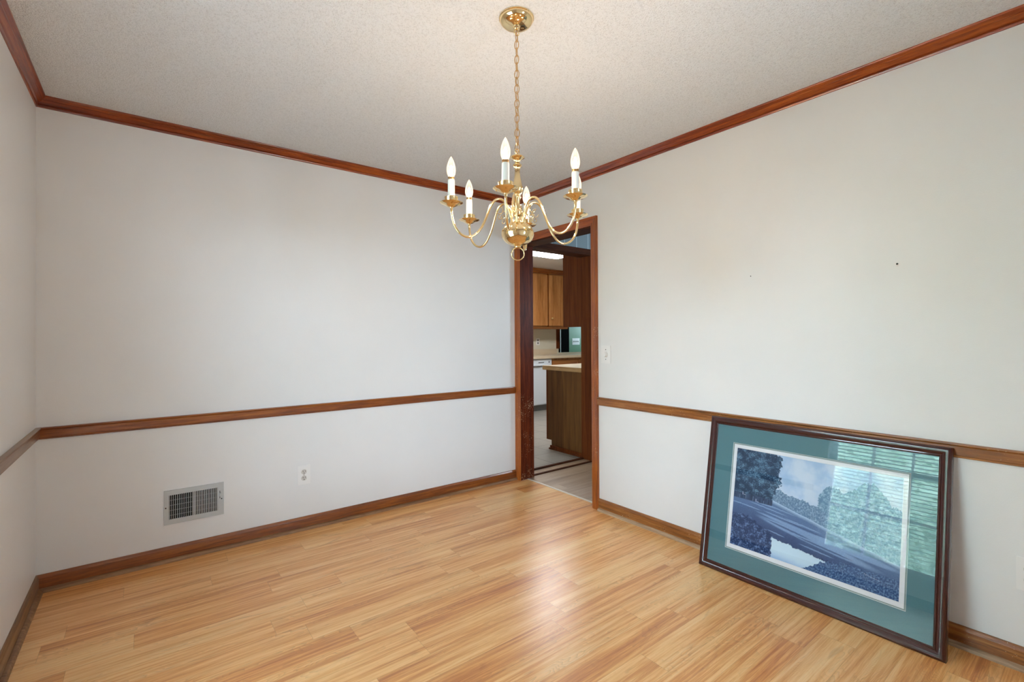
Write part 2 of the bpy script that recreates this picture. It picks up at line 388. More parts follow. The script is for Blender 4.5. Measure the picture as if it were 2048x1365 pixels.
# wall behind the camera
st(sweep('trim_8', crown_p, (LX, RY, CH), (0, RY, CH), (0, 1, 0), m_crown_x, 1, 1))
b = st(sweep('baseboard_front', base_p, (LX, RY, 0), (0, RY, 0), (0, 1, 0), m_trim_x, 1, 1))

# ------------------------------------------------------------------ dining room doorway
D = empty('door_1', (0, (OY0+OY1)/2, 0), kind='structure')
def dp(name, bm, mat, bev=.002):
    o = done(name, bm, mat, None, smooth=True, bevel=bev); o.parent = D; o.matrix_parent_inverse = Matrix.Translation(D.location).inverted(); return o
def casing_leg(ya, yb, inner):
    # inner = side facing the opening (+1: toward +y)
    bm = bmesh.new(); s = 1 if inner > 0 else -1; w = abs(yb-ya)
    pr = [(0, 0), (.0165, 0), (.0165, w*.25), (.014, w*.33), (.014, w*.72), (.0125, w*.8), (.0105, w*.9), (.008, w), (0, w)]   # 0 = outer edge
    y0 = ya if s > 0 else yb
    lo = [bm.verts.new((-o, y0+s*t, 0)) for o, t in pr]
    hi = [bm.verts.new((-o, y0+s*t, OZ+w-t)) for o, t in pr]
    n = len(pr)
    for i in range(n): bm.faces.new((lo[i], lo[(i+1) % n], hi[(i+1) % n], hi[i]))
    bm.faces.new(lo); bm.faces.new(hi[::-1]); return bm
CW = .062
dp('casing', casing_leg(OY0-CW, OY0, 1), m_case, 0)
bm = bmesh.new(); w = CW
pr = [(0, 0), (.0165, 0), (.0165, w*.25), (.014, w*.33), (.014, w*.72), (.0125, w*.8), (.0105, w*.9), (.008, w), (0, w)]
a_ = [bm.verts.new((-o, OY0-w+t, OZ+w-t)) for o, t in pr]; b_ = [bm.verts.new((-o, OY1+.0655-t, OZ+w-t)) for o, t in pr]
for i in range(len(pr)): bm.faces.new((a_[i], a_[(i+1) % 9], b_[(i+1) % 9], b_[i]))
bm.faces.new(a_); bm.faces.new(b_[::-1]); dp('head_casing', bm, m_case_y, 0)
dp('casing', casing_leg(OY1, OY1+.0655, -1), m_case, 0)
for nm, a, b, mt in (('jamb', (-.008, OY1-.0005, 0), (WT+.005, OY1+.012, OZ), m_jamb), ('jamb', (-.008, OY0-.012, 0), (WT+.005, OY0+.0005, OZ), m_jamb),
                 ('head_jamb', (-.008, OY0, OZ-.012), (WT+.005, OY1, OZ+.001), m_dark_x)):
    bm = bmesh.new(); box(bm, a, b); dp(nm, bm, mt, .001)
# hall side casing
for ya, yb, z1 in ((OY0-CW, OY0, OZ+CW), ):
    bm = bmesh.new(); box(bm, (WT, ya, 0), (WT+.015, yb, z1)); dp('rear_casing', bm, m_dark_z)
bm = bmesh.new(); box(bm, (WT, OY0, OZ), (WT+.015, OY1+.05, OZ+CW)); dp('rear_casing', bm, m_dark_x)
# pale strip where the two floors meet
m_strip = flat('pale_metal_strip', (226, 216, 202), .3, .3)
th = st(boxes('trim_9', [((.058, OY0+.001, 0), (.080, OY1-.001, .004))], m_strip, bevel=.0015))

# ------------------------------------------------------------------ hall between dining room and kitchen
KX0, KX1 = .165, .94            # opening from the hall into the kitchen
st(boxes('floor_hall', [((.068, -1.7, -.1), (2.2, .13, -.0005))], m_hallfloor))
st(boxes('wall_hall_back', [((WT, 0, 0), (KX0-.012, .13, CH)), ((KX1+.012, 0, 0), (2.2, .13, CH)), ((KX0-.012, 0, OZ+.012), (KX1+.012, .13, CH))], m_panel))
st(boxes('wall_hall_right', [((2.2, -1.7, 0), (2.3, .13, CH))], m_panel))
st(boxes('wall_hall_front', [((WT, -1.8, 0), (1.2, -1.7, CH)), ((1.7, -1.8, 0), (2.3, -1.7, CH)), ((1.2, -1.8, 0), (1.7, -1.7, 1.3)), ((1.2, -1.8, 1.8), (1.7, -1.7, CH))], m_panel))
w4 = empty('added_window_4', (1.45, -1.75, 1.3), kind='structure')  # unseen window, put in to brighten the hall panelling
for nm_, bl_ in (('window_frame', [((1.2, -1.8, 1.3), (1.225, -1.695, 1.8)), ((1.675, -1.8, 1.3), (1.7, -1.695, 1.8)), ((1.225, -1.8, 1.3), (1.675, -1.695, 1.325)), ((1.225, -1.8, 1.775), (1.675, -1.695, 1.8))]),):
    o = boxes(nm_, bl_, m_dark_z); o.parent = w4; o.matrix_parent_inverse = Matrix.Translation(w4.location).inverted()
st(boxes('ceiling_hall', [((0.0, -1.8, CH), (2.3, .13, CH+.1))], m_kceil))
K = empty('door_2', (.55, .06, 0), kind='structure')
def kp(name, a, b, mt, bev=.0015):
    o = boxes(name, [(a, b)], mt, None, bevel=bev); o.parent = K; o.matrix_parent_inverse = Matrix.Translation(K.location).inverted(); return o
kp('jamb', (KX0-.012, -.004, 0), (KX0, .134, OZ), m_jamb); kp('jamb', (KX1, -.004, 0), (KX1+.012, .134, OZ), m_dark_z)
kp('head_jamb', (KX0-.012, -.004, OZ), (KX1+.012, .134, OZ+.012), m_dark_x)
kp('casing', (KX1+.004, -.018, 0), (KX1+.062, 0, OZ+.06), m_dark_z)
kp('head_casing', (KX0-.012, -.018, OZ+.002), (KX1+.004, 0, OZ+.06), m_dark_x)
kp('threshold', (KX0, -.034, 0), (KX1, -.006, .011), m_dark_x, .004); kp('threshold', (KX0, .098, 0), (KX1, .134, .013), m_dark_x, .005)

# ------------------------------------------------------------------ kitchen
st(boxes('floor_kitchen', [((0, .1305, -.1), (5.4, 3.3, 0.001))], m_tile))
st(boxes('ceiling_kitchen', [((0, .13, CH), (6.7, 4.75, CH+.1))], m_kceil))
st(boxes('wall_kitchen_left', [((-.1, .13, 0), (0, 3.43, CH))], m_cream))
st(boxes('wall_kitchen_right', [((5.4, .13, 0), (5.5, 3.43, CH))], m_cream))
st(boxes('wall_green_room_right', [((6.6, 3.43, 0), (6.7, 3.6, CH)), ((6.6, 3.6, 0), (6.7, 4.1, 1.2)), ((6.6, 3.6, 1.9), (6.7, 4.1, CH)), ((6.6, 4.1, 0), (6.7, 4.75, CH)), ((5.4, 3.33, 0), (6.7, 3.43, CH))], m_green))
w5 = empty('unseen_window_5', (6.65, 3.85, 1.2), kind='structure')  # unseen window, placed and sized to light the green wall
o = boxes('window_frame', [((6.595, 3.6, 1.2), (6.7, 3.63, 1.9)), ((6.595, 4.07, 1.2), (6.7, 4.1, 1.9)), ((6.595, 3.63, 1.2), (6.7, 4.07, 1.23)), ((6.595, 3.63, 1.87), (6.7, 4.07, 1.9))], m_white); o.parent = w5; o.matrix_parent_inverse = Matrix.Translation(w5.location).inverted()
st(boxes('wall_kitchen_front', [((2.2, .03, 0), (5.5, .13, CH))], m_cream))
PX0 = 3.60
wk = st(boxes('wall_kitchen_back', [((0, 3.3, 0), (PX0, 3.43, CH)), ((PX0, 3.3, 0), (5.4, 3.43, .93)), ((PX0, 3.3, 2.1), (5.4, 3.43, CH))], m_cream))
P2 = empty('window_2', (PX0, 3.36, .93), kind='structure')
o = boxes('window_frame', [((PX0-.06, 3.285, 1.01), (PX0+.012, 3.445, 2.16))], m_dark_z, None, .002); o.parent = P2; o.matrix_parent_inverse = Matrix.Translation(P2.location).inverted()
# green room beyond the pass-through
st(boxes('wall_green_room', [((5.15, 4.6, 0), (6.7, 4.7, CH))], m_green))
st(boxes('floor_green_room', [((2.2, 3.43, -.1), (6.7, 4.75, 0))], m_hallfloor))
st(boxes('wall_green_room_void', [((2.1, 4.6, 0), (4.86, 4.7, CH)), ((4.88, 4.6, 0), (5.15, 4.7, CH)), ((2.1, 3.43, 0), (2.2, 4.6, CH))], m_black))  # black panels stand in for the dark void left of the green wall
st(boxes('trim_10', [((4.86, 4.585, 0), (4.88, 4.7, CH))], m_white))

def faceplate(name, loc, rot, label, cat, w=.072, h=.117, group=None):
    """cover plate lying in local xz, facing -y"""
    e = empty(name, loc, label, cat, group, rot=rot)
    boxes('cover_plate', [((-w/2, -.006, -h/2), (w/2, 0, h/2))], m_white, e, bevel=.002)
    return e
def cyl(bm, c, axis, r, d, seg=20, r2=None):
    N = Vector(axis); bmesh.ops.create_cone(bm, cap_ends=True, segments=seg, radius1=r, radius2=r if r2 is None else r2, depth=d,
        matrix=Matrix.Translation(c) @ N.to_track_quat('Z', 'Y').to_matrix().to_4x4())
def duplex(loc, rot, label, w=.072, h=.117):
    e = faceplate('wall_outlet', loc, rot, label, 'electrical outlet', w, h)
    for s in (1, -1):
        bm = bmesh.new(); cyl(bm, (0, -.0068, s*.020), (0, -1, 0), .0165, .003, 28)
        f = done('receptacle', bm, m_recep, e, smooth=True)
        boxes('slot', [((-.0075, -.0094, s*.020+.000), (-.0050, -.0080, s*.020+.0095)), ((.0050, -.0094, s*.020+.000), (.0072, -.0080, s*.020+.0085))], m_slot, f)
        bm = bmesh.new(); cyl(bm, (0, -.0087, s*.020-.008), (0, -1, 0), .0028, .0014, 12); done('ground_hole', bm, m_slot, f)
    bm = bmesh.new(); cyl(bm, (0, -.0066, 0), (0, -1, 0), .003, .0016, 12); done('screw', bm, m_screw, e)
    return e
duplex((-1.748, 0, .351), (0, 0, 0), 'white duplex outlet low on the wall between floor vent grille and doorway', .080, .122)
duplex((0, -3.032, .352), (0, 0, -PI/2), 'white duplex outlet low on the wall right of the leaning picture', .072, .122)
# dimmer by the doorway
e = faceplate('dimmer_switch', (0, -1.023, 1.107), (0, 0, -PI/2), 'white rotary dimmer switch plate on the wall just right of the doorway', 'light switch', .086, .125)
bm = bmesh.new(); lathe_bm(bm, [(0, .0), (.021, 0), (.021, .003), (.0175, .005), (.0165, .016), (.0150, .018), (0, .018)], 28)
for v in bm.verts: v.co = Vector((v.co.x, -.006-v.co.z, v.co.y))
done('dimmer_knob', bm, m_white, e, smooth=True)
for s in (1, -1):
    bm = bmesh.new(); cyl(bm, (0, -.0066, s*.034), (0, -1, 0), .003, .0014, 12); done('screw', bm, m_slot, e)
# kitchen plates
e = faceplate('kitchen_outlet', (3.085, 3.3, 1.145), (0, 0, 0), 'small white outlet plate on the cream wall under the kitchen cabinets', 'electrical outlet', .085, .125)
for s in (1, -1): boxes('receptacle', [((-.016, -.0075, s*.026-.016), (.016, -.005, s*.026+.016))], m_kick, e, bevel=.001)
e = faceplate('switch_plate', (5.37, 4.6, 1.12), (0, 0, 0), 'white four-switch plate on the green wall seen past the kitchen', 'light switch', .24, .15)
for k in range(4): boxes('toggle', [((-.081+k*.046, -.014, -.012), (-.069+k*.046, -.005, .012))], m_kick, e)

# vent grille low on the back wall
VX, VZ = -2.335, .2965; vw, vh = .284, .188
G = empty('vent_grille', (VX, 0, VZ), 'grey metal air vent grille with vertical fins low on the back wall', 'air vent')
ow, oh = .230, .134; ox = -.004
fr = [((-vw/2, -.006, -vh/2), (ox-ow/2, 0, vh/2)), ((ox+ow/2, -.006, -vh/2), (vw/2, 0, vh/2)), ((ox-ow/2, -.006, -vh/2), (ox+ow/2, 0, -oh/2)), ((ox-ow/2, -.006, oh/2), (ox+ow/2, 0, vh/2))]
boxes('grille_frame', fr, m_alum, G)
boxes('duct_recess', [((ox-ow/2, -.0012, -oh/2), (ox+ow/2, -.0002, oh/2))], m_black, G)
boxes('centre_bar', [((ox-.0035, -.006, -oh/2), (ox+.0035, -.0014, oh/2))], m_alum, G)
for side in (-1, 1):
    bm = bmesh.new()
    for k in range(13):
        x0 = ox+side*(.0035+(k+.5)*(ow/2-.0035)/13)
        vs = [(x0-.0018, -.0055), (x0+.0006, -.0058), (x0+.0022+.0012*side, -.0016), (x0-.0002+.0012*side, -.0014)]
        lo = [bm.verts.new((p, q, -oh/2)) for p, q in vs]; hi = [bm.verts.new((p, q, oh/2)) for p, q in vs]
        for i in range(4): bm.faces.new((lo[i], lo[(i+1) % 4], hi[(i+1) % 4], hi[i]))
    done('fin_bank', bm, m_alum, G)
boxes('louvre_bar', [((ox-ow/2, -.0018, z-.0012), (ox+ow/2, -.0013, z+.0012)) for z in (-.045, -.018, .01, .038)], m_kick, G)
boxes('lever_slot', [((.121, -.0066, .002), (.124, -.006, .046))], m_slot, G); boxes('lever', [((.1215, -.018, .014), (.1285, -.006, .034))], m_alum, G, bevel=.001)
for px_, pz_ in ((-.134, .0), (.131, -.001)):
    bm = bmesh.new(); cyl(bm, (px_, -.0068, pz_), (0, -1, 0), .0034, .0016, 14); done('screw', bm, m_slot, G)

# end cabinet run just inside the kitchen
EX = .972
C = empty('base_cabinet', (EX, .14, 0), 'brown wood base cabinet end panel under the near oak-edged counter', 'cabinet')
def cp(name, bl, mt, bev=.0015, par=None):
    par = par or C; o = boxes(name, bl, mt, None, bevel=bev); o.parent = par
    o.matrix_parent_inverse = Matrix.Translation(par.location).inverted(); return o
cp('end_panel', [((EX, .140, .0), (EX+.018, .62, .868)), ((EX, .62, .1), (EX+.018, .69, .868))], m_end, 0)
cp('body', [((EX+.019, .141, .1), (2.19, .67, .868)), ((EX+.019, .141, 0), (2.19, .61, .1))], m_cab, 0)
cp('face_frame', [((EX-.002, .676, .1), (EX+.04, .700, .868))], m_dark_z)
cp('kick_moulding', [((EX-.012, .14, 0.001), (EX, .635, .045)), ((EX-.022, .14, 0.001), (EX-.012, .645, .018))], m_dark_z, .003)
t = st if False else (lambda o: o)
o = boxes('countertop', [((EX-.028, .136, .868), (2.19, .735, .912))], [m_cedge], bevel=.003)
tag(o, 'oak-edged kitchen countertop with a pale top in front of the dishwasher', 'countertop')
o2 = boxes('laminate_top', [((EX-.026, .137, .9122), (2.19, .733, .914))], m_ctop, o)
U = empty('wall_cabinet', (EX, .14, 1.333), 'dark brown wall cabinet with its side panel beside the kitchen opening', 'cabinet')
cp('side_panel', [((EX, .135, 1.333), (EX+.018, .425, CH-.002))], m_dark_z, .001, U)
cp('body', [((EX+.019, .137, 1.34), (2.19, .40, CH-.002))], m_dark_z, .001, U)
cp('door', [((EX+.03, .402, 1.36), (1.45, .422, 2.3))], m_cab, .002, U)

# far run: dishwasher, drawers, counter, wall cabinets
DW = empty('dishwasher', (2.56, 2.7, 0), 'white built-in dishwasher under the far kitchen counter', 'dishwasher')
DX0, DX1 = 2.27, 2.868
cp('body', [((DX0+.005, 2.72, .1), (DX1-.005, 3.28, .86))], m_appl, 0, DW)
cp('door', [((DX0, 2.695, .112), (DX1, 2.72, .742))], m_appl, .004, DW)
cp('control_panel', [((DX0, 2.685, .748), (DX1, 2.72, .862))], m_appl, .008, DW)
cp('kick_plate', [((DX0, 2.745, .002), (DX1, 2.76, .108))], m_kick, 0, DW)
h = cp('handle', [((DX0+.12, 2.665, .755), (DX1-.12, 2.690, .772))], m_appl, .006, DW)
cp('vent_slot', [((DX0+.30, 2.682, .80), (DX0+.42, 2.6855, .815))], m_kick, 0, DW); cp('indicator', [((DX1-.075, 2.682, .80), (DX1-.055, 2.6855, .82))], m_slot, 0, DW)
B2 = empty('drawer_cabinet', (3.9, 2.7, 0), 'oak drawer cabinet beside the dishwasher under the far counter', 'cabinet')
cp('body', [((2.872, 2.72, .1), (5.38, 3.28, .866))], m_cab, 0, B2)
for a, b in ((2.90, 3.48), (3.52, 4.1), (4.14, 4.72)):
    cp('drawer', [((a, 2.698, .70), (b, 2.72, .835))], m_cabx, .003, B2); cp('door', [((a, 2.698, .13), (b, 2.72, .67))], m_cab, .003, B2)
B3 = empty('corner_cabinet', (1.2, 2.7, 0), 'oak base cabinet at the far kitchen wall left of the dishwasher', 'cabinet')
cp('body', [((.01, 2.71, .1), (2.264, 3.28, .866))], m_cab, 0, B3); cp('door', [((1.3, 2.69, .13), (2.2, 2.71, .84))], m_cab, .003, B3)
o = boxes('countertop', [((.01, 2.662, .868), (5.38, 3.298, .908))], m_cedge if False else m_ctop, bevel=.004); tag(o, 'long beige laminate countertop along the far kitchen wall', 'countertop')
boxes('backsplash', [((.01, 3.278, .9085), (PX0-.06, 3.2985, 1.01))], m_ctop, o, bevel=.003)
UC = empty('oak_wall_cabinet', (3.0, 3.0, 1.37), 'light oak double-door wall cabinet on the far kitchen wall', 'cabinet')
UX1 = 3.53
cp('body', [((2.0, 3.02, 1.372), (UX1, 3.298, CH-.003))], m_cabx, .001, UC)
cp('bottom_rail', [((2.0, 2.995, 1.372), (UX1+.02, 3.02, 1.412))], m_cabx, .004, UC)
cp('cornice', [((2.0, 2.985, 2.345), (UX1+.01, 3.02, 2.375)), ((2.0, 2.965, 2.375), (UX1+.02, 3.02, CH-.003))], m_trim_x, .004, UC)
for a, b, kx in ((2.10, 2.56, None), (2.59, 3.065, None), (3.085, UX1-.012, 3.155)):
    d_ = cp('door', [((a, 2.998, 1.425), (b, 3.02, 2.325))], m_cab, .004, UC)
    if kx:
        k_ = lathe('knob', [(0, 0), (.009, 0), (.007, .008), (.017, .016), (.014, .026), (0, .028)], flat('satin_brass_knob', (222, 190, 130), .4, .3), None, seg=16)
        k_.rotation_euler = (PI/2, 0, 0); k_.location = (kx, 2.997, 1.56); k_.parent = d_
        k_.matrix_parent_inverse = Matrix.Translation(UC.location).inverted()
        k_.matrix_parent_inverse = Matrix.Identity(4); 
cp('stile', [((3.065, 2.9985, 1.412), (3.085, 3.02, 2.345))], m_dark_z, 0, UC)
# fluorescent ceiling light
L = empty('fluorescent_light', (1.55, 1.58, CH), 'long lit fluorescent fixture on the kitchen ceiling', 'ceiling light')
def wrap_bm(x0, x1, y0, y1, z0, z1):
    bm = bmesh.new(); box(bm, (x0, y0, z0), (x1, y1, z1)); return bm
o = boxes('housing', [((.93, 1.40, CH-.022), (2.17, 1.80, CH))], m_white, None, .004); o.parent = L; o.matrix_parent_inverse = Matrix.Translation(L.location).inverted()
o = boxes('diffuser', [((.95, 1.42, CH-.075), (2.15, 1.78, CH-.0225))], m_fluor, None, .02); o.parent = L; o.matrix_parent_inverse = Matrix.Translation(L.location).inverted()

# ------------------------------------------------------------------ windows that light the room
def window(name, axis):
    return empty(name, (0, 0, 0), kind='structure')
m_wframe = flat('white_window_paint', (232, 232, 230), .35)
w1 = window('window_1', 'x'); xo = LX-.15
boxes('window_frame', [((xo, WY0, WZ0), (LX+.001, WY0+.02, WZ1)), ((xo, WY1-.02, WZ0), (LX+.001, WY1, WZ1)), ((xo, WY0+.02, WZ1-.02), (LX+.001, WY1-.02, WZ1)), ((xo, WY0+.02, WZ0), (LX+.001, WY1-.02, WZ0+.02)),
    ((LX, WY0-.06, WZ0-.02), (LX+.015, WY0, WZ1+.06)), ((LX, WY1, WZ0-.02), (LX+.015, WY1+.06, WZ1+.06)), ((LX, WY0, WZ1), (LX+.015, WY1, WZ1+.06))], m_wframe, w1, .002)
boxes('window_sill', [((LX-.02, WY0-.08, WZ0-.02), (LX+.045, WY1+.08, WZ0+.002)), ((LX+.0, WY0-.06, WZ0-.08), (LX+.013, WY1+.06, WZ0-.02))], m_wframe, w1, .002)
MR = 1.08
for nm, z0, z1, xs in (('lower_sash', WZ0+.02, MR+.02, xo+.06), ('upper_sash', MR-.02, WZ1-.02, xo+.03)):
    ya, yb = WY0+.02, WY1-.02; bl = [((xs, ya, z0), (xs+.03, ya+.05, z1)), ((xs, yb-.05, z0), (xs+.03, yb, z1)), ((xs, ya+.05, z0), (xs+.03, yb-.05, z0+.045)), ((xs, ya+.05, z1-.04), (xs+.03, yb-.05, z1))]
    for k in (1, 2): yy = ya+.05+(yb-ya-.1)*k/3; bl.append(((xs+.005, yy-.01, z0+.045), (xs+.025, yy+.01, z1-.04)))
    zz = (z0+z1)/2; bl.append(((xs+.006, ya+.05, zz-.01), (xs+.024, yb-.05, zz+.01)))
    boxes(nm, bl, m_wframe, w1)
    boxes('window_pane', [((xs+.0135, ya+.05, z0+.045), (xs+.0165, yb-.05, z1-.04))], m_wglass, w1)
BL = empty('window_blind', (LX-.03, (WY0+WY1)/2, WZ1), 'white horizontal window blind lowered over the sash window, mirrored in the picture glass', 'window blind')
def bp_(name, bl, mt, bev=0): 
    o = boxes(name, bl, mt, None, bev); o.parent = BL; o.matrix_parent_inverse = Matrix.Translation(BL.location).inverted(); return o
m_slat = flat('white_blind_slat', (236, 238, 240), .4)
bp_('headrail', [((LX-.055, WY0+.024, WZ1-.065), (LX-.005, WY1-.024, WZ1-.022))], m_slat, .002)
zz = WZ1-.085; k = 0
while zz > WZ0+.05:
    bm = bmesh.new(); box(bm, (LX-.048, WY0+.03, zz-.0012), (LX-.012, WY1-.03, zz+.0012))
    bmesh.ops.rotate(bm, verts=bm.verts, cent=(LX-.03, 0, zz), matrix=Matrix.Rotation(math.radians(-3), 3, 'Y'))
    o = done('slat', bm, m_slat); o.parent = BL; o.matrix_parent_inverse = Matrix.Translation(BL.location).inverted(); zz -= .033
bp_('bottom_rail', [((LX-.050, WY0+.03, WZ0+.024), (LX-.010, WY1-.03, WZ0+.040))], m_slat, .002)
for yy in (WY0+.16, (WY0+WY1)/2, WY1-.16):
    bm = bmesh.new(); tube_bm(bm, [(LX-.005, yy, WZ1-.07), (LX-.005, yy, WZ0+.03)], .0012, 6); o = done('ladder_cord', bm, m_slat); o.parent = BL; o.matrix_parent_inverse = Matrix.Translation(BL.location).inverted()
# rear window: unseen, added and sized to brighten the room
w3 = window('added_window_3', 'y'); yo = RY-.15
bl = [((VX0, yo, VZ0), (VX0+.02, RY+.001, VZ1)), ((VX1-.02, yo, VZ0), (VX1, RY+.001, VZ1)), ((VX0+.02, yo, VZ1-.02), (VX1-.02, RY+.001, VZ1)), ((VX0+.02, yo, VZ0), (VX1-.02, RY+.001, VZ0+.02)),
      ((VX0-.06, RY, VZ0-.06), (VX0, RY+.015, VZ1+.06)), ((VX1, RY, VZ0-.06), (VX1+.06, RY+.015, VZ1+.06)), ((VX0, RY, VZ1), (VX1, RY+.015, VZ1+.06)), ((VX0, RY, VZ0-.06), (VX1, RY+.015, VZ0))]
boxes('window_frame', bl, m_wframe, w3, .002)
xm = (VX0+VX1)/2
boxes('sash', [((xm-.03, yo+.03, VZ0+.02), (xm+.03, yo+.07, VZ1-.02)), ((VX0+.02, yo+.03, (VZ0+VZ1)/2-.02), (xm-.03, yo+.06, (VZ0+VZ1)/2+.02)), ((xm+.03, yo+.03, (VZ0+VZ1)/2-.02), (VX1-.02, yo+.06, (VZ0+VZ1)/2+.02))], m_wframe, w3)
boxes('window_pane', [((VX0+.02, yo+.04, VZ0+.02), (VX1-.02, yo+.043, VZ1-.02))], m_wglass, w3)

# outside: lawn and trees beyond the side window
st(boxes('ground', [((-40, -30, -.75), (LX-.2, 30, -.6))], m_lawn))
def tree(x, y, h, r, label):
    T = empty('tree', (x, y, -.6), label, 'tree', 'garden trees outside the side window')
    tube('trunk', [(0, 0, 0), (.05, .03, h*.35), (-.03, .05, h*.7), (0, 0, h*.95)], [.16, .13, .09, .04], m_bark, T)
    bm = bmesh.new(); rnd = random.Random(int(x*100+y*7))
    bmesh.ops.create_icosphere(bm, subdivisions=4, radius=1.0)
    for v_ in bm.verts:
        k_ = r*.80*(1+.22*noise.noise(v_.co*2.2+Vector((x, y, 0)))+.10*noise.noise(v_.co*7)); v_.co = Vector((v_.co.x*k_, v_.co.y*k_, h*.52+v_.co.z*k_*1.25))
    for k in range(8000):
        a = rnd.random()*2*PI; b = math.acos(rnd.uniform(-1, 1)); q = r*rnd.random()**.45
        c_ = Vector((q*math.cos(a)*math.sin(b), q*math.sin(a)*math.sin(b), h*.52+q*1.25*math.cos(b)))
        n_ = Vector((rnd.uniform(-1, 1), rnd.uniform(-1, 1), rnd.uniform(-1, 1))).normalized(); t_ = n_.orthogonal().normalized(); s_ = n_.cross(t_)
        w_ = rnd.uniform(.04, .075)
        bm.faces.new([bm.verts.new(c_+t_*w_*i+s_*w_*.6*j) for i, j in ((-1, 0), (0, -1), (1, 0), (0, 1))])
    me = bpy.data.meshes.new('foliage'); bm.to_mesh(me); bm.free(); link('foliage', me, m_leaf, T)
tree(-8.3, -.5, 3.2, 1.35, 'leafy green garden tree outside the side window, seen only mirrored in the picture glass')
tree(-10.8, 2.3, 4.0, 1.6, 'leafy green garden tree outside the side window, seen only mirrored in the picture glass')
tree(-8.8, -3.6, 3.4, 1.2, 'leafy green garden tree outside the side window, seen only mirrored in the picture glass')

# ------------------------------------------------------------------ chandelier
CXY = (-1.455, -1.87)
CH_ = empty('chandelier', (CXY[0], CXY[1], CH), 'polished brass six-arm candle chandelier hanging on a chain from the ceiling', 'chandelier')
def Z(z): return z-CH
# ceiling canopy
cn = lathe('canopy', [(0, 0), (.064, 0), (.0655, -.002), (.0655, -.005), (.063, -.007), (.0625, -.010), (.060, -.016), (.054, -.0225), (.044, -.028), (.030, -.0315), (.018, -.033), (.014, -.034),
      (.012, -.037), (.012, -.041), (.009, -.045), (.0045, -.047), (0, -.048)], m_brass, CH_, seg=64)
pts = [(.0105*math.cos(t), 0, Z(CH-.056)+.0105*math.sin(t)) for t in [2*PI*k/20 for k in range(20)]]
tube('canopy_loop', pts, .0018, m_brass, CH_, 8, True)
# chain
zt, zb = CH-.060, 1.925
nl = 16; pitch = (zt-zb)/nl
def link_me():
    bm = bmesh.new(); hl = pitch/2+.0035; w = .0088; pts = []
    for k in range(28):
        t = 2*PI*k/28; pts.append((w*math.cos(t)*(1-.12*math.sin(t)**2), 0, hl*math.sin(t)))
    tube_bm(bm, pts, .00165, 8, True); o = done('chain_link', bm, m_chain, CH_, smooth=True); return o
l0 = link_me()
for k in range(nl):
    o = l0 if k == 0 else l0.copy()
    if k: COL.objects.link(o)
    o.location = (0, 0, Z(zt-pitch*(k+.5))); o.rotation_euler = (0, 0, (PI/2 if k % 2 else 0)+.55+random.uniform(-.25, .25)); o.parent = CH_
tube('cord', [(.002*math.sin(k*1.1), .002*math.cos(k*1.1), Z(zt+.01-(zt+.01-zb+.01)*k/40)) for k in range(41)], .0013, m_chain, CH_, 6)
# column: top bell, baluster, hub, ball
tube('top_loop', [(.010*math.cos(2*PI*k/20), 0, Z(1.925)+.010*math.sin(2*PI*k/20)) for k in range(20)], .002, m_brass, CH_, 8, True)
lathe('column', [(0, Z(1.918)), (.006, Z(1.917)), (.009, Z(1.912)), (.022, Z(1.908)), (.027, Z(1.904)), (.0275, Z(1.902)), (.022, Z(1.899)), (.012, Z(1.893)), (.0085, Z(1.886)), (.0085, Z(1.882)), (.014, Z(1.878)), (.0165, Z(1.874)), (.0165, Z(1.871)),
     (.012, Z(1.867)), (.0095, Z(1.860)), (.0095, Z(1.845)), (.012, Z(1.825)), (.0165, Z(1.805)), (.0205, Z(1.79)), (.021, Z(1.780)), (.017, Z(1.772)), (.0105, Z(1.766)), (.010, Z(1.760)), (.013, Z(1.756)), (.013, Z(1.750)),
     (.009, Z(1.745)), (.0085, Z(1.720)), (.0085, Z(1.712)), (.014, Z(1.708)), (.0195, Z(1.700)), (.0205, Z(1.693)), (.017, Z(1.685)), (.010, Z(1.680)), (.009, Z(1.672)), (.013, Z(1.666)), (.014, Z(1.66)), (0, Z(1.66))], m_brass, CH_, seg=40)
bz = 1.617
prof = [(.018, Z(1.662))]
for k in range(3, 30):
    t = PI*k/32; prof.append((.0610*math.sin(t)**.92, Z(bz)+.0445*math.cos(t)))
prof += [(.016, Z(1.5735)), (.012, Z(1.570)), (.012, Z(1.566)), (.009, Z(1.5655)), (.0, Z(1.565))]
lathe('ball_body', prof, m_brass, CH_, seg=64)
e_ = tube('pull_ring', [(.0235*math.cos(2*PI*k/40), 0, .0235*math.sin(2*PI*k/40)) for k in range(40)], .0023, m_brass, CH_, 10, True)
e_.location = (0, 0, Z(1.5425)); e_.rotation_euler = (0, 0, math.radians(52.4-90))
# one arm with everything it carries, then five copies
AR = .252; SZ = 1.714; DZ = -.007
path = spline([(.020, 0, Z(1.655)), (.029, 0, Z(1.692)), (.042, 0, Z(1.728)), (.062, 0, Z(1.747)), (.085, 0, Z(1.744)), (.104, 0, Z(1.722)), (.118, 0, Z(1.688)), (.137, 0, Z(1.645)), (.162, 0, Z(1.612)),
    (.192, 0, Z(1.600)), (.222, 0, Z(1.612)), (.243, 0, Z(1.642)), (.2515, 0, Z(1.680)), (AR, 0, Z(1.702))], 6)
arm = tube('arm', path, .0044, m_brass, CH_, 12)
dp_ = lathe('drip_pan', [(0, -.016), (.006, -.016), (.0075, -.013), (.016, -.010), (.020, -.006), (.024, -.004), (.034, -.002), (.0405, .0022), (.0415, .003), (.0405, .0036), (.033, .0006), (.024, -.001), (.014, -.002), (0, -.002)], m_brass, arm, (AR, 0, Z(SZ)), 40)
